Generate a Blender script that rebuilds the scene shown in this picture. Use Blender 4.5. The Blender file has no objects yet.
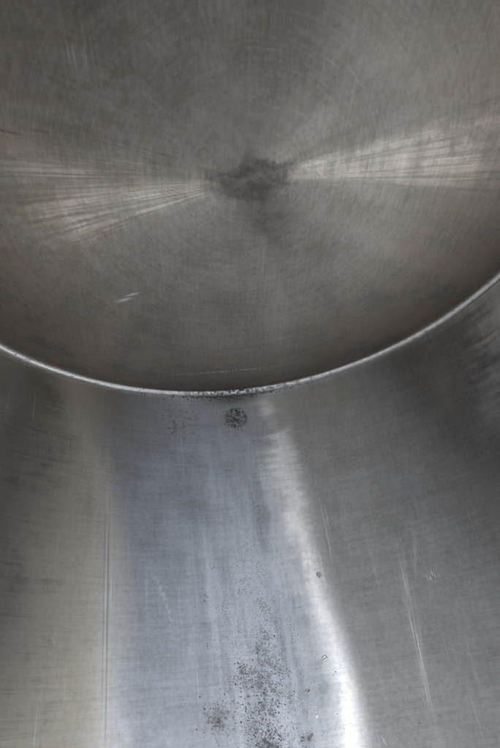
import bpy, bmesh, math, random
import numpy as np
from mathutils import Vector

random.seed(7)
S = 0.5                      # tank radius in metres; all tank dimensions below are in radii
scene = bpy.context.scene
col = scene.collection

# ------------------------------------------------------------------ camera
cam = bpy.data.cameras.new('camera')
cam.sensor_fit = 'VERTICAL'
cam.sensor_height = 24.0
cam.lens = 24.0 * 550.0 / 748.0
cam.clip_start = 0.01
cam.clip_end = 100
cam_o = bpy.data.objects.new('camera', cam)
cam_o.location = (-0.19094 * S, -1.24540 * S, 0.88032 * S)
cam_o.rotation_euler = (0.62142, -0.06321, -0.12970)
col.objects.link(cam_o)
scene.camera = cam_o

# ------------------------------------------------------------------ world and lamps
world = bpy.data.worlds.new('World')
scene.world = world
world.use_nodes = True
wbg = world.node_tree.nodes['Background']
wbg.inputs[0].default_value = (0.80, 0.82, 0.86, 1)
wbg.inputs[1].default_value = 0.18

def area_lamp(name, loc, target, sx, sy, power, colour):
    l = bpy.data.lights.new(name, 'AREA')
    l.shape = 'RECTANGLE'
    l.size = sx * S
    l.size_y = sy * S
    l.energy = power
    l.color = colour
    o = bpy.data.objects.new(name, l)
    o.location = Vector(loc) * S
    d = Vector((0, target[1] - loc[1], target[2] - loc[2]))    # aimed straight down the tank, long side across it
    o.rotation_euler = d.to_track_quat('-Z', 'Y').to_euler()
    col.objects.link(o)
    return o

area_lamp('daylight_lamp', (0.90, -1.92, 1.68), (0, -0.8, -0.9), 2.4, 0.7, 11.5, (0.69, 0.81, 1.0))
area_lamp('strip_lamp', (-0.50, -1.95, 2.02), (0.2, -0.8, -0.9), 0.10, 0.7, 4.8, (0.93, 0.96, 1.0))
area_lamp('warm_lamp', (2.40, -1.80, 0.92), (-0.6, -0.7, -0.7), 2.5, 0.7, 10.5, (1.0, 0.95, 0.87))
area_lamp('side_fill', (-2.20, -2.1, 1.22), (0.6, -0.6, -0.5), 3.4, 0.9, 7.2, (0.92, 0.96, 1.0))  # unseen fill, added to brighten the right wall
area_lamp('low_fill_left', (-0.85, -2.2, -0.98), (0, 0, 0), 0.45, 0.34, 1.0, (1.0, 0.98, 0.95))  # unseen source, added to throw bright fans on the end plate
area_lamp('low_fill_right', (0.85, -2.2, -0.78), (0, 0, 0), 0.55, 0.36, 2.9, (0.95, 0.97, 1.0))  # its right-hand partner, likewise added for the plate's fans

scene.view_settings.view_transform = 'Standard'
scene.view_settings.look = 'None'
scene.view_settings.exposure = 0.0
scene.view_settings.gamma = 1.0
scene.cycles.use_denoising = True
scene.cycles.max_bounces = 3
scene.cycles.glossy_bounces = 3
scene.cycles.use_light_tree = False
scene.cycles.use_adaptive_sampling = True
scene.cycles.adaptive_threshold = 0.05
scene.cycles.sample_clamp_indirect = 4.0

# ------------------------------------------------------------------ node helpers
class NT:
    def __init__(self, name):
        self.m = bpy.data.materials.new(name)
        self.m.use_nodes = True
        self.t = self.m.node_tree
        self.b = self.t.nodes['Principled BSDF']
    def set(self, sock, v):
        if isinstance(v, bpy.types.NodeSocket):
            self.t.links.new(v, sock)
        else:
            if isinstance(v, (tuple, list)) and len(v) == 3 and sock.type == 'RGBA':
                v = (*v, 1)
            sock.default_value = v
    def n(self, kind, **kw):
        nd = self.t.nodes.new(kind)
        for k, v in kw.items():
            setattr(nd, k, v)
        return nd
    def math(self, op, a, b=None, c=None, clamp=False):
        nd = self.n('ShaderNodeMath', operation=op, use_clamp=clamp)
        self.set(nd.inputs[0], a)
        if b is not None: self.set(nd.inputs[1], b)
        if c is not None: self.set(nd.inputs[2], c)
        return nd.outputs[0]
    def add(self, a, b): return self.math('ADD', a, b)
    def sub(self, a, b): return self.math('SUBTRACT', a, b)
    def mul(self, a, b): return self.math('MULTIPLY', a, b)
    def comb(self, x, y, z=0.0):
        nd = self.n('ShaderNodeCombineXYZ')
        for i, v in enumerate((x, y, z)): self.set(nd.inputs[i], v)
        return nd.outputs[0]
    def noise(self, vec, scale, detail=4, rough=0.55, dist=0.0, dim='2D'):
        nd = self.n('ShaderNodeTexNoise', noise_dimensions=dim)
        self.set(nd.inputs['Vector'], vec)
        nd.inputs['Scale'].default_value = scale
        nd.inputs['Detail'].default_value = detail
        nd.inputs['Roughness'].default_value = rough
        nd.inputs['Distortion'].default_value = dist
        return nd.outputs['Fac']
    def voro(self, vec, scale, feature='F1', rnd=1.0):
        nd = self.n('ShaderNodeTexVoronoi', feature=feature, voronoi_dimensions='2D')
        self.set(nd.inputs['Vector'], vec)
        nd.inputs['Scale'].default_value = scale
        nd.inputs['Randomness'].default_value = rnd
        return nd.outputs['Distance']
    def ramp(self, v, a, b, lo=0.0, hi=1.0, smooth=True):
        nd = self.n('ShaderNodeMapRange', interpolation_type='SMOOTHSTEP' if smooth else 'LINEAR', clamp=True)
        self.set(nd.inputs[0], v)
        for i, x in enumerate((a, b, lo, hi)): self.set(nd.inputs[i + 1], x)
        return nd.outputs[0]
    def mix(self, f, a, b):
        nd = self.n('ShaderNodeMix', data_type='RGBA')
        self.set(nd.inputs['Factor'], f)
        self.set(nd.inputs['A'], a)
        self.set(nd.inputs['B'], b)
        return nd.outputs['Result']
    def mixf(self, f, a, b):
        nd = self.n('ShaderNodeMix', data_type='FLOAT')
        self.set(nd.inputs['Factor'], f)
        self.set(nd.inputs['A'], a)
        self.set(nd.inputs['B'], b)
        return nd.outputs['Result']
    def gauss(self, v, c, w):           # soft bump of width w round c
        d = self.math('DIVIDE', self.sub(v, c), w)
        return self.math('POWER', 2.71828, self.mul(self.mul(d, d), -1.0))
    def bump(self, h, strength, dist):
        nd = self.n('ShaderNodeBump')
        nd.inputs['Strength'].default_value = strength
        nd.inputs['Distance'].default_value = dist
        self.set(nd.inputs['Height'], h)
        return nd.outputs[0]
    def p(self, **kw):
        for k, v in kw.items():
            self.set(self.b.inputs[k.replace('_', ' ')], v)

def steel_out(nt, colr, metal, rough, ani, tangent, normal, soft=0.3):
    """brushed metal (glossy, narrow along the brush marks) mixed with the matt dirt that covers it"""
    gl = nt.n('ShaderNodeBsdfAnisotropic', distribution='GGX')
    nt.set(gl.inputs['Color'], colr)
    nt.set(gl.inputs['Roughness'], rough)
    nt.set(gl.inputs['Anisotropy'], ani)
    nt.set(gl.inputs['Tangent'], tangent)
    nt.set(gl.inputs['Normal'], normal)
    # a softer, even lobe under the brushed one, added as fill to lift dark bands
    g2 = nt.n('ShaderNodeBsdfAnisotropic', distribution='GGX')
    nt.set(g2.inputs['Color'], colr)
    g2.inputs['Roughness'].default_value = 0.58
    nt.set(g2.inputs['Normal'], normal)
    mg = nt.n('ShaderNodeMixShader')
    mg.inputs[0].default_value = soft
    nt.t.links.new(gl.outputs[0], mg.inputs[1])
    nt.t.links.new(g2.outputs[0], mg.inputs[2])
    gl = mg
    out = nt.t.nodes['Material Output']
    if metal is None:
        nt.t.nodes.remove(nt.b)
        nt.t.links.new(gl.outputs[0], out.inputs['Surface'])
        return
    nt.p(Base_Color=colr, Metallic=0.0, Roughness=nt.math('MAXIMUM', rough, 0.5))
    mx = nt.n('ShaderNodeMixShader')
    nt.set(mx.inputs[0], metal)
    nt.t.links.new(nt.b.outputs[0], mx.inputs[1])
    nt.t.links.new(gl.outputs[0], mx.inputs[2])
    nt.t.links.new(mx.outputs[0], out.inputs['Surface'])

def tank_coords(nt):
    """position in tank radii: x, y, z, plus angle round the axis and radius"""
    g = nt.n('ShaderNodeTexCoord')
    vm = nt.n('ShaderNodeVectorMath', operation='SCALE')
    nt.t.links.new(g.outputs['Object'], vm.inputs[0])
    vm.inputs['Scale'].default_value = 1.0 / S
    sep = nt.n('ShaderNodeSeparateXYZ')
    nt.t.links.new(vm.outputs[0], sep.inputs[0])
    x, y, z = sep.outputs
    phi = nt.math('ARCTAN2', x, nt.mul(z, -1.0))       # 0 on the tank floor, + to the right
    r = nt.math('SQRT', nt.add(nt.mul(x, x), nt.mul(z, z)))
    return vm.outputs[0], x, y, z, phi, r

# ------------------------------------------------------------------ materials
def shell_material():
    nt = NT('brushed_steel_shell')
    P, x, y, z, phi, r = tank_coords(nt)
    uv = nt.comb(phi, y)
    big = nt.noise(uv, 3.0, 2, 0.6)
    med = nt.noise(uv, 14.0, 4, 0.68)
    fine = nt.noise(uv, 80.0, 2, 0.6)
    cloud = nt.noise(uv, 7.0, 5, 0.62)
    grit = nt.noise(uv, 60.0, 3, 0.75)
    hoop = nt.noise(nt.comb(nt.mul(phi, 1.2), nt.mul(y, 26.0)), 3.0, 4, 0.7)       # rolled streaks round the tank
    hair = nt.noise(nt.comb(nt.mul(phi, 5.0), nt.mul(y, 110.0)), 3.0, 2, 0.6)
    wob = nt.add(phi, nt.mul(nt.sub(med, 0.5), 0.025))
    drip = nt.noise(nt.comb(nt.mul(wob, 16.0), nt.mul(y, 1.5)), 1.6, 3, 0.65)       # runs along the tank
    # --- bare metal
    lum = nt.add(nt.mul(drip, 0.16), nt.add(nt.mul(cloud, 0.28), nt.add(nt.mul(hoop, 0.20), nt.add(nt.mul(fine, 0.18), nt.mul(hair, 0.12)))))
    colr = nt.mix(nt.ramp(lum, 0.34, 0.62, smooth=False), (0.38, 0.37, 0.36), (0.66, 0.655, 0.65))
    rough = nt.add(0.25, nt.add(nt.mul(big, 0.06), nt.add(nt.mul(cloud, 0.10), nt.mul(drip, 0.08))))
    # brown tarnish: towards the left wall and below the weld
    tarn = nt.add(nt.ramp(phi, -0.36, -0.58, 0.0, 0.6), nt.mul(nt.ramp(phi, -0.45, -0.7), nt.ramp(cloud, 0.35, 0.62, 0, 0.5)))
    tarn2 = nt.mul(nt.ramp(y, -0.35, -0.02), nt.ramp(big, 0.3, 0.65))
    colr = nt.mix(nt.mul(nt.add(tarn, nt.mul(tarn2, 0.7)), 0.55), colr, (0.42, 0.385, 0.335))
    # wavy dark marks on the left wall
    wavy_mark = nt.mul(nt.ramp(nt.add(nt.mul(hoop, 0.45), nt.mul(med, 0.55)), 0.50, 0.36), nt.ramp(phi, -0.5, -0.72))
    colr = nt.mix(nt.mul(wavy_mark, 0.25), colr, (0.20, 0.18, 0.15))
    halo = nt.mul(nt.gauss(phi, 0.015, 0.075), nt.gauss(y, -0.13, 0.08))
    halo = nt.math('MAXIMUM', halo, nt.mul(nt.mul(nt.gauss(phi, -0.03, 0.11), nt.ramp(y, -0.85, -1.15)), 0.7))
    colr = nt.mix(nt.mul(halo, nt.ramp(med, 0.35, 0.62, 0.15, 0.55)), colr, (0.26, 0.22, 0.18))
    # --- dried pale deposit on the floor, in tongues along the tank
    band = nt.mul(nt.gauss(phi, -0.01, 0.15), nt.ramp(y, -0.05, -0.80))
    dep = nt.ramp(nt.add(nt.mul(band, 0.50), nt.add(nt.mul(drip, 0.95), nt.mul(cloud, 0.25))), 0.62, 1.18)
    puddle = nt.mul(nt.mul(nt.gauss(phi, -0.40, 0.10), nt.ramp(y, -1.02, -1.22)), nt.ramp(cloud, 0.42, 0.6))
    dep = nt.math('MINIMUM', nt.add(nt.mul(dep, nt.ramp(band, 0.02, 0.25)), nt.mul(puddle, 0.9)), 1.0)
    dep = nt.mul(dep, nt.ramp(grit, 0.30, 0.60, 0.35, 1.0))
    # edge of the wet tongue, a darker brown run on its right
    run = nt.mul(nt.gauss(nt.add(phi, nt.mul(nt.add(y, 0.9), -0.06)), 0.150, 0.035), nt.mul(nt.ramp(y, -0.58, -0.72), nt.ramp(nt.add(med, nt.mul(drip, 0.4)), 0.5, 0.85)))
    wet = nt.mul(nt.mul(nt.ramp(nt.math('ABSOLUTE', nt.add(phi, nt.mul(nt.sub(med, 0.5), 0.08))), 0.115, 0.085), nt.ramp(nt.add(y, nt.mul(nt.sub(med, 0.5), 0.1)), -0.72, -0.80)), 0.6)
    # --- dark speckle stains
    d1 = nt.voro(uv, 70.0); d2 = nt.voro(uv, 150.0)
    dens = nt.mul(nt.gauss(phi, -0.01, 0.115), nt.ramp(y, -0.50, -1.05, 0.22, 1.0))
    haze = nt.mul(nt.mul(nt.gauss(phi, -0.005, 0.080), nt.ramp(y, -0.68, -1.10)), nt.ramp(nt.add(nt.mul(grit, 0.6), nt.mul(med, 0.4)), 0.42, 0.62))
    clump = nt.ramp(med, 0.45, 0.68)
    dd = nt.mul(dens, nt.add(0.35, nt.mul(clump, 0.9)))
    sp = nt.math('MAXIMUM', nt.mul(nt.ramp(d1, nt.mul(dd, 0.30), nt.mul(dd, 0.04)), 0.65), nt.mul(nt.ramp(d2, nt.mul(dd, 0.58), nt.mul(dd, 0.14)), 0.7))
    # grime under the weld
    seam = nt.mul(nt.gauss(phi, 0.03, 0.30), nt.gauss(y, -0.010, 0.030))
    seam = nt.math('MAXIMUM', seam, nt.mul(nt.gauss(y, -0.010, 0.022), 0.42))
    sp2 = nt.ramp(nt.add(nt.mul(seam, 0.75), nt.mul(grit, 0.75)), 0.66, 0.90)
    dirt_shade = nt.mul(nt.mul(nt.gauss(phi, 0.01, 0.11), nt.gauss(y, -0.036, 0.030)), nt.ramp(fine, 0.3, 0.6, 0.5, 0.95))  # dirt and the shadow below the weld's middle, both painted dark
    # round sooty spot and a faint smudge to its right
    dx = nt.math('DIVIDE', nt.sub(phi, 0.018), 0.047); dy = nt.math('DIVIDE', nt.sub(y, -0.132), 0.052)
    spot = nt.ramp(nt.math('SQRT', nt.add(nt.mul(dx, dx), nt.mul(dy, dy))), 1.05, 0.75)
    spot = nt.mul(spot, nt.ramp(grit, 0.40, 0.62))
    dx = nt.math('DIVIDE', nt.sub(phi, 0.20), 0.085); dy = nt.math('DIVIDE', nt.sub(y, -0.165), 0.05)
    smudge = nt.mul(nt.ramp(nt.math('SQRT', nt.add(nt.mul(dx, dx), nt.mul(dy, dy))), 1.1, 0.6), nt.ramp(fine, 0.25, 0.6, 0.2, 0.5))
    dx = nt.math('DIVIDE', nt.sub(phi, -0.20), 0.09); dy = nt.math('DIVIDE', nt.sub(y, -0.15), 0.09)
    rusty = nt.mul(nt.ramp(nt.math('SQRT', nt.add(nt.mul(dx, dx), nt.mul(dy, dy))), 1.1, 0.4), nt.ramp(grit, 0.5, 0.66))
    # dark stain clumps on the floor
    cl = 0.0
    for (cp, cy, w) in ((-0.015, -1.22, 0.065), (-0.065, -1.02, 0.022), (-0.15, -1.13, 0.06), (0.10, -1.22, 0.03)):
        g = nt.mul(nt.gauss(phi, cp, w), nt.gauss(y, cy, w))
        cl = nt.add(cl, g)
    cl = nt.mul(nt.ramp(nt.add(nt.mul(cl, 0.36), nt.add(nt.mul(grit, 0.6), nt.mul(med, 0.3))), 0.62, 0.90), nt.ramp(cl, 0.05, 0.4))
    # --- long scratches
    u = nt.sub(phi, nt.add(0.503, nt.mul(nt.add(y, 0.684), 0.083)))
    jag = nt.noise(nt.comb(nt.mul(u, 330.0), nt.mul(y, 5.0)), 1.0, 3, 0.6)
    scr = nt.mul(nt.mul(nt.gauss(u, 0.0, 0.012), nt.gauss(y, -0.97, 0.24)), nt.ramp(jag, 0.44, 0.68, 0.0, 0.8))
    ul = nt.add(phi, nt.add(0.477, nt.mul(nt.sub(med, 0.5), 0.004)))
    scr = nt.math('MAXIMUM', scr, nt.mul(nt.mul(nt.math('MAXIMUM', nt.gauss(ul, 0.0, 0.0035), nt.mul(nt.gauss(ul, 0.016, 0.003), 0.6)), nt.mul(nt.ramp(y, -0.25, -0.45), nt.ramp(y, -1.30, -1.10))), nt.ramp(big, 0.35, 0.60, 0.05, 0.75)))
    u2 = nt.sub(phi, nt.add(0.545, nt.mul(nt.add(y, 0.76), 0.25)))
    scr = nt.math('MAXIMUM', scr, nt.mul(nt.mul(nt.gauss(u2, 0.0, 0.007), nt.gauss(y, -0.77, 0.05)), nt.ramp(jag, 0.45, 0.65)))
    jag2 = nt.noise(nt.comb(nt.mul(phi, 200.0), nt.mul(y, 40.0)), 1.0, 3, 0.6)
    scr = nt.math('MAXIMUM', scr, nt.mul(nt.mul(nt.gauss(phi, 0.575, 0.022), nt.gauss(y, -0.845, 0.018)), nt.ramp(jag2, 0.5, 0.62)))
    # curved scrape left of the floor
    yy = nt.add(y, 0.77)
    ua = nt.sub(phi, nt.add(-0.300, nt.add(nt.mul(yy, -0.42), nt.mul(nt.mul(yy, yy), -1.6))))
    arc = nt.mul(nt.mul(nt.gauss(ua, 0.0, 0.006), nt.gauss(y, -0.80, 0.09)), nt.ramp(fine, 0.35, 0.65))
    scr = nt.math('MAXIMUM', scr, nt.mul(arc, 0.35))
    # faint random axial scratches
    ax = nt.noise(nt.comb(nt.mul(phi, 150.0), nt.mul(y, 2.2)), 1.0, 2, 0.5)
    scr = nt.math('MAXIMUM', scr, nt.mul(nt.ramp(ax, 0.68, 0.82), 0.22))
    ax2 = nt.noise(nt.comb(nt.mul(nt.add(phi, nt.mul(y, 0.45)), 170.0), nt.mul(nt.sub(y, nt.mul(phi, 0.45)), 7.0)), 1.0, 2, 0.5)
    scr = nt.math('MAXIMUM', scr, nt.mul(nt.ramp(ax2, 0.72, 0.84), 0.25))
    # --- combine
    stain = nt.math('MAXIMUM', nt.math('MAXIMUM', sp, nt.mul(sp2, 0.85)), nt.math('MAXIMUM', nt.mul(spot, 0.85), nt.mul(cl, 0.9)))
    stain = nt.math('MAXIMUM', stain, nt.math('MAXIMUM', nt.mul(dirt_shade, 0.8), nt.mul(rusty, 0.45)))
    stain = nt.math('MAXIMUM', stain, nt.math('MAXIMUM', nt.mul(smudge, 0.28), nt.math('MAXIMUM', nt.mul(run, 0.15), nt.mul(haze, 0.75))))
    colr = nt.mix(nt.mul(wet, 0.5), colr, (0.34, 0.36, 0.41))
    colr = nt.mix(nt.mul(scr, 0.9), colr, (0.92, 0.92, 0.92))
    colr = nt.mix(nt.mul(dep, 0.80), colr, (0.68, 0.69, 0.71))
    colr = nt.mix(stain, colr, (0.045, 0.042, 0.045))
    rough = nt.add(rough, nt.add(nt.mul(dep, 0.18), nt.mul(scr, 0.22)))
    rough = nt.mixf(stain, rough, 0.75)
    metal = nt.sub(1.0, nt.math('MAXIMUM', nt.mul(dep, 0.55), nt.mul(stain, 0.95)))
    ani = nt.mul(nt.sub(0.81, nt.mul(dep, 0.22)), nt.sub(1.0, nt.mul(nt.math('MAXIMUM', scr, stain), 0.85)))
    # brush marks run round the tank in a slight spiral
    ca = nt.math('COSINE', phi); sa = nt.math('SINE', phi)
    k = nt.add(0.07, nt.add(nt.mul(nt.sub(cloud, 0.5), 0.12), nt.mul(nt.sub(hoop, 0.5), 0.08)))
    tan = nt.comb(ca, nt.mul(k, -1.0), sa)
    h = nt.add(nt.mul(hoop, 0.35), nt.mul(cloud, 0.25))
    steel_out(nt, colr, metal, rough, ani, tan, nt.bump(h, 0.09, 0.002), 0.24)
    return nt.m

def head_material():
    nt = NT('brushed_steel_end')
    P, x, y, z, phi, r = tank_coords(nt)
    # brushing is centred a little right of the plate's middle
    bx = nt.sub(x, 0.025); bz = nt.sub(z, 0.0)
    br = nt.math('SQRT', nt.add(nt.mul(bx, bx), nt.mul(bz, bz)))
    cx = nt.math('DIVIDE', bx, nt.add(br, 1e-4)); cz = nt.math('DIVIDE', bz, nt.add(br, 1e-4))
    uv = nt.comb(x, z)
    big = nt.noise(uv, 2.6, 2, 0.6)
    cloud = nt.noise(uv, 6.0, 5, 0.72)
    med = nt.noise(uv, 16.0, 4, 0.68)
    fine = nt.noise(uv, 80.0, 2, 0.6)
    grit = nt.noise(uv, 45.0, 3, 0.75)
    # sectors: noise on the direction from the centre, slow along the radius
    sec = nt.noise(nt.comb(nt.mul(cx, 1.0), nt.mul(cz, 1.0), nt.mul(br, 0.35)), 7.0, 3, 0.62, dim='3D')
    sec2 = nt.noise(nt.comb(nt.mul(cx, 1.0), nt.mul(cz, 1.0), nt.mul(br, 0.05)), 55.0, 2, 0.6, dim='3D')
    step = nt.noise(nt.comb(nt.mul(cx, 1.0), nt.mul(cz, 1.0), nt.mul(br, 0.8)), 4.0, 1, 0.5, dim='3D')
    # grinder chatter: short cross marks
    rings = nt.math('SINE', nt.add(nt.mul(br, 420.0), nt.mul(nt.add(phi, nt.mul(med, 0.15)), 90.0)))
    chat = nt.mul(rings, nt.ramp(med, 0.45, 0.62))
    ringn = nt.noise(nt.comb(nt.mul(br, 120.0), nt.mul(cx, 2.5), nt.mul(cz, 2.5)), 1.0, 2, 0.6, dim='3D')
    # vertical and horizontal polishing lines of the sheet itself
    lin = nt.noise(nt.comb(nt.mul(x, 130.0), nt.mul(z, 6.0)), 1.0, 3, 0.6)
    lum = nt.add(nt.mul(big, 0.28), nt.add(nt.mul(cloud, 0.24), nt.add(nt.mul(fine, 0.12), nt.add(nt.mul(lin, 0.10), nt.mul(ringn, 0.14)))))
    colr = nt.mix(nt.ramp(lum, 0.36, 0.60, smooth=False), (0.185, 0.172, 0.156), (0.365, 0.348, 0.327))
    # brown tarnish towards the rim
    rim = nt.mul(nt.ramp(br, 0.30, 0.90), nt.ramp(cloud, 0.33, 0.60))
    colr = nt.mix(nt.mul(rim, 0.55), colr, (0.28, 0.218, 0.168))
    # blotchy brown-grey stains
    blot = nt.mul(nt.ramp(nt.add(nt.mul(med, 0.5), nt.add(nt.mul(grit, 0.25), nt.mul(big, 0.25))), 0.50, 0.60), nt.ramp(x, 0.5, -0.4, 0.35, 0.9))
    colr = nt.mix(nt.mul(blot, 0.45), colr, (0.20, 0.165, 0.13))
    # dirt and the contact shadow at the weld, painted as one brown band
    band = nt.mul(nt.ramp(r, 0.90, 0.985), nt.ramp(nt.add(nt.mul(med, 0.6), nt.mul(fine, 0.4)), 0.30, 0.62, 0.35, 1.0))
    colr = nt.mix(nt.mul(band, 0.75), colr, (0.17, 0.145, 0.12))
    # speckled dull corrosion, left
    dx = nt.math('DIVIDE', nt.add(x, 0.52), 0.24); dy = nt.math('DIVIDE', nt.add(z, 0.17), 0.13)
    cor = nt.mul(nt.ramp(nt.math('SQRT', nt.add(nt.mul(dx, dx), nt.mul(dy, dy))), 1.2, 0.4), nt.ramp(grit, 0.42, 0.62))
    colr = nt.mix(nt.mul(cor, 0.22), colr, (0.22, 0.20, 0.15))
    # mottled patch above the middle
    dx = nt.math('DIVIDE', nt.add(x, 0.01), 0.22); dy = nt.math('DIVIDE', nt.sub(z, 0.14), 0.13)
    mot = nt.mul(nt.ramp(nt.math('SQRT', nt.add(nt.mul(dx, dx), nt.mul(dy, dy))), 1.2, 0.2), nt.ramp(grit, 0.40, 0.62))
    colr = nt.mix(nt.mul(mot, 0.35), colr, (0.50, 0.475, 0.44))
    # unpolished middle
    hr = nt.math('SQRT', nt.add(nt.mul(bx, bx), nt.mul(nt.mul(bz, bz), 2.6)))
    wr = nt.add(hr, nt.add(nt.mul(nt.sub(cloud, 0.5), 0.24), nt.mul(nt.sub(med, 0.5), 0.08)))
    tail = nt.mul(nt.mul(nt.gauss(nt.add(x, nt.mul(z, 0.25)), 0.055, 0.045), nt.ramp(z, 0.02, -0.06)), nt.mul(nt.ramp(z, -0.30, -0.10), nt.ramp(med, 0.30, 0.62, 0.5, 1.0)))
    mid = nt.ramp(wr, 0.135, 0.065)
    mid = nt.math('MAXIMUM', nt.mul(mid, nt.ramp(med, 0.35, 0.60, 0.75, 1.0)), nt.mul(tail, 0.95))
    dx = nt.math('DIVIDE', nt.add(x, 0.03), 0.085); dy = nt.math('DIVIDE', nt.add(z, nt.add(0.035, nt.mul(med, -0.02))), 0.016)
    hook = nt.mul(nt.ramp(nt.math('SQRT', nt.add(nt.mul(dx, dx), nt.mul(dy, dy))), 1.3, 0.5), 0.5)
    colr = nt.mix(nt.math('MAXIMUM', nt.mul(mid, nt.ramp(med, 0.3, 0.7, 0.6, 0.95)), hook), colr, (0.105, 0.10, 0.092))
    # wedges of finer gloss out from the middle, angled to form the bright fans
    jw = nt.add(nt.mul(nt.sub(sec2, 0.5), 0.16), nt.mul(nt.sub(sec, 0.5), 0.22))
    ang = nt.math('ARCTAN2', cz, nt.mul(cx, 1.0))
    angl = nt.math('ARCTAN2', cz, nt.mul(cx, -1.0))        # 0 to the left, + upwards
    def wedge(a, lo, hi, soft):
        aj = nt.add(a, jw)
        return nt.mul(nt.ramp(aj, math.radians(lo) - soft, math.radians(lo) + soft), nt.ramp(aj, math.radians(hi) + soft, math.radians(hi) - soft))
    left_up = nt.mul(wedge(angl, 3.0, 22.0, 0.14), nt.ramp(br, 0.18, 0.45))
    left_low = nt.mul(wedge(angl, -20.0, 0.0, 0.12), nt.ramp(br, 0.62, 0.44, 0.25, 1.0))
    fan_gloss = nt.math('MAXIMUM', wedge(ang, -3.0, 18.0, 0.10), nt.math('MAXIMUM', left_up, left_low))
    fan_gloss = nt.mul(fan_gloss, nt.mul(nt.ramp(br, 0.05, 0.16), nt.ramp(cloud, 0.36, 0.62, 0.40, 1.0)))
    fan_gloss = nt.mul(fan_gloss, nt.ramp(sec2, 0.34, 0.64, 0.40, 1.0))
    # a matter area below the middle, its gloss set to spread a pale glow
    glow_gloss = nt.mul(nt.mul(wedge(nt.add(ang, math.radians(90)), -24.0, 34.0, 0.30), nt.ramp(br, 0.08, 0.30)), nt.ramp(cloud, 0.30, 0.60, 0.5, 1.0))
    rough = nt.add(nt.mixf(fan_gloss, 0.36, 0.19), nt.add(nt.mul(sec, 0.08), nt.add(nt.mul(cloud, 0.10), nt.mul(step, 0.08))))
    rough = nt.add(rough, nt.add(nt.mul(mid, 0.07), nt.add(nt.mul(cor, 0.03), nt.mul(mot, 0.08))))
    # small bright scrapes
    def dash(cx0, cz0, lx, lz, slope):
        u = nt.sub(nt.sub(z, cz0), nt.mul(nt.sub(x, cx0), slope))
        return nt.mul(nt.gauss(x, cx0, lx), nt.gauss(u, 0.0, lz))
    sc = dash(-0.345, -0.392, 0.020, 0.005, 0.25)
    sc = nt.math('MAXIMUM', sc, dash(-0.318, -0.372, 0.018, 0.0035, 0.25))
    sc = nt.math('MAXIMUM', sc, nt.mul(nt.mul(dash(-0.02, -0.775, 0.16, 0.004, 0.03), 0.55), nt.ramp(lin, 0.4, 0.6)))
    gh = nt.mul(nt.mul(nt.gauss(x, -0.36, 0.035), nt.gauss(z, 0.295, 0.035)), nt.ramp(lin, 0.50, 0.62))
    sc = nt.math('MAXIMUM', sc, nt.mul(gh, 0.25))
    colr = nt.mix(nt.mul(sc, 0.7), colr, (0.85, 0.84, 0.82))
    rough = nt.add(rough, nt.add(nt.mul(sc, 0.2), nt.mul(glow_gloss, 0.05)))
    # concentric brushing; its direction wanders from pass to pass
    k = nt.add(nt.mul(nt.sub(sec, 0.5), 0.20), nt.add(nt.mul(nt.sub(sec2, 0.5), nt.ramp(cz, -0.7, -0.25, 0.08, 0.42)), nt.mul(nt.sub(cloud, 0.5), 0.10)))
    tan = nt.comb(nt.add(nt.mul(cz, -1.0), nt.mul(cx, nt.mul(k, -1.0))), 0.0, nt.sub(cx, nt.mul(cz, k)))
    ani = nt.mul(nt.mul(nt.mixf(fan_gloss, 0.45, 0.79), nt.sub(1.0, nt.mul(glow_gloss, 0.75))), nt.sub(1.0, nt.mul(mid, 0.30)))
    h = nt.add(nt.mul(ringn, 0.14), nt.add(nt.mul(nt.mul(chat, fan_gloss), 0.07), nt.mul(cloud, 0.35)))
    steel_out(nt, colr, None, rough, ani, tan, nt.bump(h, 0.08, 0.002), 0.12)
    return nt.m

def weld_material():
    nt = NT('weld_steel')
    P, x, y, z, phi, r = tank_coords(nt)
    med = nt.noise(P, 40.0, 3, 0.6, dim='3D')
    gn = nt.noise(P, 55.0, 3, 0.75, dim='3D')
    grime = nt.math('MAXIMUM', nt.mul(nt.gauss(phi, 0.03, 0.24), nt.ramp(gn, 0.44, 0.58)), nt.mul(nt.ramp(gn, 0.54, 0.70), 0.5))
    c = nt.mix(med, (0.55, 0.54, 0.53), (0.78, 0.77, 0.76))
    nt.p(Base_Color=nt.mix(nt.mul(grime, 0.9), c, (0.05, 0.047, 0.045)), Metallic=nt.sub(1.0, nt.mul(grime, 0.9)),
         Roughness=nt.add(nt.add(0.40, nt.mul(med, 0.16)), nt.mul(grime, 0.35)),
         Normal=nt.bump(med, 0.12, 0.002))
    return nt.m

def dirt_material(name='black_dirt', dark=(0.03, 0.028, 0.029), light=(0.20, 0.185, 0.17)):
    nt = NT(name)
    g = nt.n('ShaderNodeTexCoord')
    n = nt.noise(g.outputs['Object'], 300.0, 1, 0.5, dim='3D')
    nt.p(Base_Color=nt.mix(n, dark, light), Roughness=0.8)
    return nt.m

M_SHELL, M_HEAD, M_WELD, M_DIRT = shell_material(), head_material(), weld_material(), dirt_material()
M_DROP = dirt_material('dried_drop', (0.11, 0.09, 0.085), (0.20, 0.18, 0.17))

# ------------------------------------------------------------------ mesh helpers
def mesh_obj(name, verts, faces, mat, parent=None, smooth=True):
    me = bpy.data.meshes.new(name)
    me.from_pydata([tuple(v) for v in verts], [], faces)
    me.update()
    if smooth:
        me.polygons.foreach_set('use_smooth', [True] * len(me.polygons))
    me.materials.append(mat)
    o = bpy.data.objects.new(name, me)
    col.objects.link(o)
    o.parent = parent
    return o

def grid_faces(nu, nv, close_u=False):
    f = []
    for i in range(nu if close_u else nu - 1):
        for j in range(nv - 1):
            a = i * nv + j; b = ((i + 1) % nu) * nv + j
            f.append((a, b, b + 1, a + 1))
    return f

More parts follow.
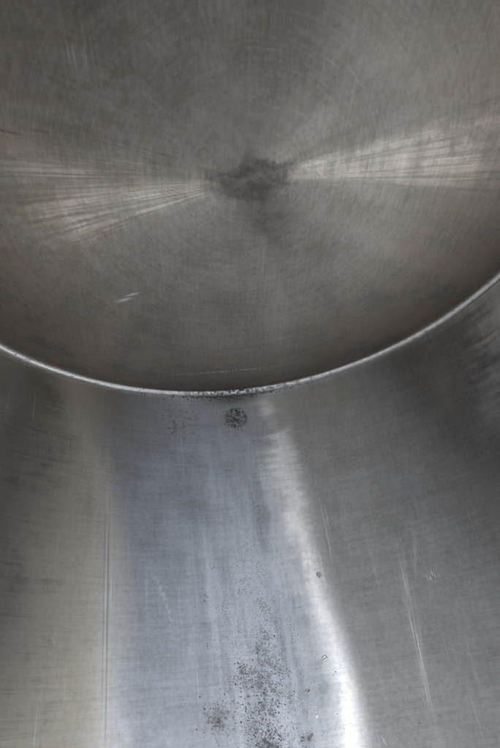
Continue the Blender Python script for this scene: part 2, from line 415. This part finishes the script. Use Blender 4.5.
# ------------------------------------------------------------------ the tank
tank = bpy.data.objects.new('steel_tank', None)
col.objects.link(tank)
tank['label'] = 'open brushed steel tank seen from inside with a welded flat end plate'
tank['category'] = 'tank'

def wall_ripple(phi, y):     # hammered unevenness of the sheet, in radii
    return 0.0012 * math.sin(3.1 * phi + 2.0 * y) + 0.0010 * math.sin(7.3 * phi - 3.7 * y + 1.0) + 0.0006 * math.sin(15 * phi + 9 * y)

Y_MOUTH = -1.36
nu, ny = 256, 40
V = []
prof = [(1.0, -0.002)]
for k in range(ny):
    prof.append((1.0, -0.004 + (Y_MOUTH + 0.004) * (k + 1) / ny))
prof += [(1.012, Y_MOUTH - 0.006), (1.03, Y_MOUTH), (1.03, 0.05), (1.0, 0.05)]
for i in range(nu):
    a = 2 * math.pi * i / nu
    for (rr, yy) in prof:
        r2 = rr + (wall_ripple(a if a < math.pi else a - 2 * math.pi, yy) if rr == 1.0 and yy < -0.01 else 0)
        V.append((r2 * math.sin(a) * S, yy * S, -r2 * math.cos(a) * S))
shell = mesh_obj('shell', V, grid_faces(nu, len(prof), True), M_SHELL, tank)

# end plate: a flat disc, bent slightly to turn the bright fans level
WARP = 0.10
V = [(0, 0.0, 0)]
nr = 48
F = []
for k in range(1, nr + 1):
    rr = k / nr * 1.0
    yy = 0.0
    for i in range(nu):
        a = 2 * math.pi * i / nu
        w = 0.0016 * math.sin(2.2 * rr * 3 + a * 2) * rr
        V.append((rr * math.sin(a) * S, (yy + w + WARP * (-rr * math.cos(a)) * (1 - rr ** 6)) * S, -rr * math.cos(a) * S))
for i in range(nu):
    F.append((0, 1 + i, 1 + (i + 1) % nu))
for k in range(nr - 1):
    for i in range(nu):
        a = 1 + k * nu + i; b = 1 + k * nu + (i + 1) % nu
        F.append((a, a + nu, b + nu, b))
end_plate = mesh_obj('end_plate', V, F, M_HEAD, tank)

# weld bead round the corner
def loop_noise(rnd, n, w):
    j = np.array([rnd.uniform(-1, 1) for _ in range(n)])
    k = np.ones(2 * w + 1) / math.sqrt(2 * w + 1)
    return np.convolve(np.concatenate([j[-w:], j, j[:w]]), k, 'valid')
rnd = random.Random(3)
NB, NS = 1400, 10
n1, n2, n3 = loop_noise(rnd, NB, 30), loop_noise(rnd, NB, 24), loop_noise(rnd, NB, 5)
V = []
for i in range(NB):
    a = 2 * math.pi * i / NB
    aa = a if a < math.pi else a - 2 * math.pi
    lump = 0.55 + 0.6 * math.exp(-((aa - 0.05) / 0.28) ** 2)
    er = Vector((math.sin(a), 0, -math.cos(a))); ey = Vector((0, 1, 0))
    c = er * (0.9945 + 0.0009 * n1[i]) + ey * (-0.007 + 0.0009 * n2[i])
    rad = 0.0185 + 0.0013 * n1[i] + 0.0009 * n3[i] * lump + 0.0003 * math.sin(a * 190)
    for j in range(NS):
        t = 2 * math.pi * j / NS
        V.append((c + er * math.cos(t) * rad + ey * math.sin(t) * rad) * S)
F = []
for i in range(NB):
    for j in range(NS):
        i2 = (i + 1) % NB; j2 = (j + 1) % NS
        F.append((i * NS + j, i * NS + j2, i2 * NS + j2, i2 * NS + j))
weld = mesh_obj('weld_seam', V, F, M_WELD, tank)

# longitudinal weld: a flat ground ridge along the left of the floor
def shell_point(phi, y, lift):
    r2 = 1.0 + wall_ripple(phi, y) - lift
    return Vector((r2 * math.sin(phi), y, -r2 * math.cos(phi))) * S
V = []
sec = [(-0.0110, -0.0006), (-0.0075, 0.0003), (-0.0040, 0.0010), (-0.0012, 0.0013), (0.0012, 0.0013), (0.0040, 0.0010), (0.0075, 0.0003), (0.0110, -0.0006)]
ns = 160
n4 = loop_noise(rnd, ns, 6)
for i in range(ns):
    yy = -0.10 - 1.20 * i / (ns - 1)
    hgt = 0.26 + 0.11 * math.sin(yy * 9) * math.sin(yy * 4.3 + 1) + 0.05 * n4[i]
    hgt *= min(1.0, max(0.0, (-0.12 - yy) / 0.5)) * min(1.0, max(0.0, (yy + 1.28) / 0.25))
    for (du, dh) in sec:
        V.append(shell_point(-0.477 + 0.0022 * math.sin(yy * 4) + du, yy, (dh * max(hgt, 0.0) if dh > 0 else dh) - 0.0003 * max(0.0, 1.0 - hgt / 0.2)))
mesh_obj('longitudinal_weld', V, grid_faces(ns, len(sec)), M_SHELL, tank)

# beads of weld spatter stuck on the floor, each a little crater with a raised rim
def spatter(phi, y, rad, hgt):
    V = []; F = []
    rings = [(1.0, -0.2), (0.86, 0.55), (0.66, 1.0), (0.42, 0.70), (0.16, 0.45)]
    n = 14
    ph = random.uniform(0, 6)
    for (q, h) in rings:
        for k in range(n):
            t = 2 * math.pi * k / n
            rr = rad * q * (1 + 0.16 * math.sin(2 * t + ph) + 0.09 * math.sin(5 * t + 2 * ph))
            V.append(shell_point(phi + rr * math.cos(t), y + rr * math.sin(t), hgt * h * (1 + 0.3 * math.sin(t + ph))))
    for q in range(len(rings) - 1):
        for k in range(n):
            F.append((q * n + k, q * n + (k + 1) % n, (q + 1) * n + (k + 1) % n, (q + 1) * n + k))
    F.append(tuple((len(rings) - 1) * n + k for k in range(n)))
    mesh_obj('weld_spatter', V, F, M_WELD, tank)
for a in ((0.122, -1.098, 0.0075, 0.004), (0.190, -1.018, 0.008, 0.002), (0.222, -0.775, 0.010, 0.0008), (0.135, -1.165, 0.005, 0.0025),
          (-0.063, -1.02, 0.006, 0.003)):
    spatter(*a)

# dried drop mark on the end plate
V = []; F = []
n = 20
for (q, h) in ((0.0105, 0.0006), (0.0092, -0.0008), (0.0078, -0.0009), (0.0060, 0.0005)):
    for k in range(n):
        t = 2 * math.pi * k / n
        px, pz = -0.069 + q * math.cos(t), -0.538 + q * math.sin(t)
        r2 = px * px + pz * pz
        V.append(Vector((px, WARP * pz * (1 - r2 ** 3) + h, pz)) * S)
for q in range(3):
    for k in range(n):
        F.append((q * n + k, q * n + (k + 1) % n, (q + 1) * n + (k + 1) % n, (q + 1) * n + k))
mesh_obj('drop_ring', V, F, M_DROP, tank)

# ------------------------------------------------------------------ dirt lying in the tank
PHI = (1 + 5 ** 0.5) / 2
ICO_V = [Vector(v).normalized() for v in ((-1, PHI, 0), (1, PHI, 0), (-1, -PHI, 0), (1, -PHI, 0), (0, -1, PHI), (0, 1, PHI), (0, -1, -PHI), (0, 1, -PHI), (PHI, 0, -1), (PHI, 0, 1), (-PHI, 0, -1), (-PHI, 0, 1))]
ICO_F = ((0, 11, 5), (0, 5, 1), (0, 1, 7), (0, 7, 10), (0, 10, 11), (1, 5, 9), (5, 11, 4), (11, 10, 2), (10, 7, 6), (7, 1, 8), (3, 9, 4), (3, 4, 2), (3, 2, 6), (3, 6, 8), (3, 8, 9), (4, 9, 5), (2, 4, 11), (6, 2, 10), (8, 6, 7), (9, 8, 1))
def crumbs(name, label, cat, spots):
    V = []; F = []
    for (phi, y, rad) in spots:
        b = len(V)
        c = shell_point(phi, y, rad * 0.35)
        sx, sy, sz = (random.uniform(0.6, 1.3) for _ in range(3))
        for v in ICO_V:
            V.append(c + Vector((v.x * sx, v.y * sy, v.z * sz * 0.7)) * rad * S * random.uniform(0.75, 1.2))
        F += [tuple(b + i for i in f) for f in ICO_F]
    o = mesh_obj(name, V, F, M_DIRT, None, smooth=False)
    o['kind'] = 'stuff'; o['label'] = label; o['category'] = cat
    return o
G = random.gauss
def tri(): return abs(G(0, 1))
floor_spots = []
for _ in range(1500):
    y = -0.60 - 0.72 * random.random() ** 0.6
    floor_spots.append((G(0.0, 0.085), y, random.uniform(0.0005, 0.0016)))
for (cp, cy, w, n) in ((-0.012, -1.215, 0.030, 260), (-0.02, -1.13, 0.05, 160), (0.0, -1.05, 0.05, 90), (-0.066, -1.018, 0.012, 40), (-0.15, -1.12, 0.035, 45), (-0.05, -1.12, 0.02, 30), (0.0, -0.95, 0.03, 30)):
    for _ in range(n):
        floor_spots.append((G(cp, w), G(cy, w), random.uniform(0.0008, 0.0024)))
for (p, y, r) in ((-0.160, -0.791, 0.0028), (-0.152, -0.80, 0.0022), (-0.163, -0.81, 0.0018), (-0.155, -0.795, 0.0018), (-0.166, -0.935, 0.0016), (-0.166, -0.942, 0.0022), (-0.165, -0.949, 0.0018),
                  (-0.12, -0.89, 0.002), (0.215, -1.06, 0.002), (0.42, -1.22, 0.002), (-0.11, -0.97, 0.002)):
    floor_spots.append((p, y, r))
crumbs('floor_dirt', 'dark gritty specks scattered along the pale floor of the steel tank', 'dirt', floor_spots)
crumbs('sooty_spot', 'round sooty patch of black crumbs on the wall just below the weld', 'dirt',
       [(0.018 + 0.046 * q * math.cos(t) * (1 + 0.2 * math.sin(2 * t)), -0.134 + 0.05 * q * math.sin(t), random.uniform(0.0008, 0.0026))
        for q, t in ((random.random() ** 0.55 * random.choice((1, 1, 1, 1.25)), random.uniform(0, 6.3)) for _ in range(110))])
crumbs('weld_grime', 'black grime crumbs caught along the middle of the weld seam', 'dirt',
       [(G(0.02, 0.14), -0.016 - 0.012 * tri(), random.uniform(0.0012, 0.0036)) for _ in range(190)] +
       [(random.uniform(-0.9, 0.9), -0.020 - 0.004 * tri(), random.uniform(0.0008, 0.002)) for _ in range(90)] +
       [(G(-0.18, 0.05), -0.04 - 0.06 * tri(), random.uniform(0.001, 0.0022)) for _ in range(40)])
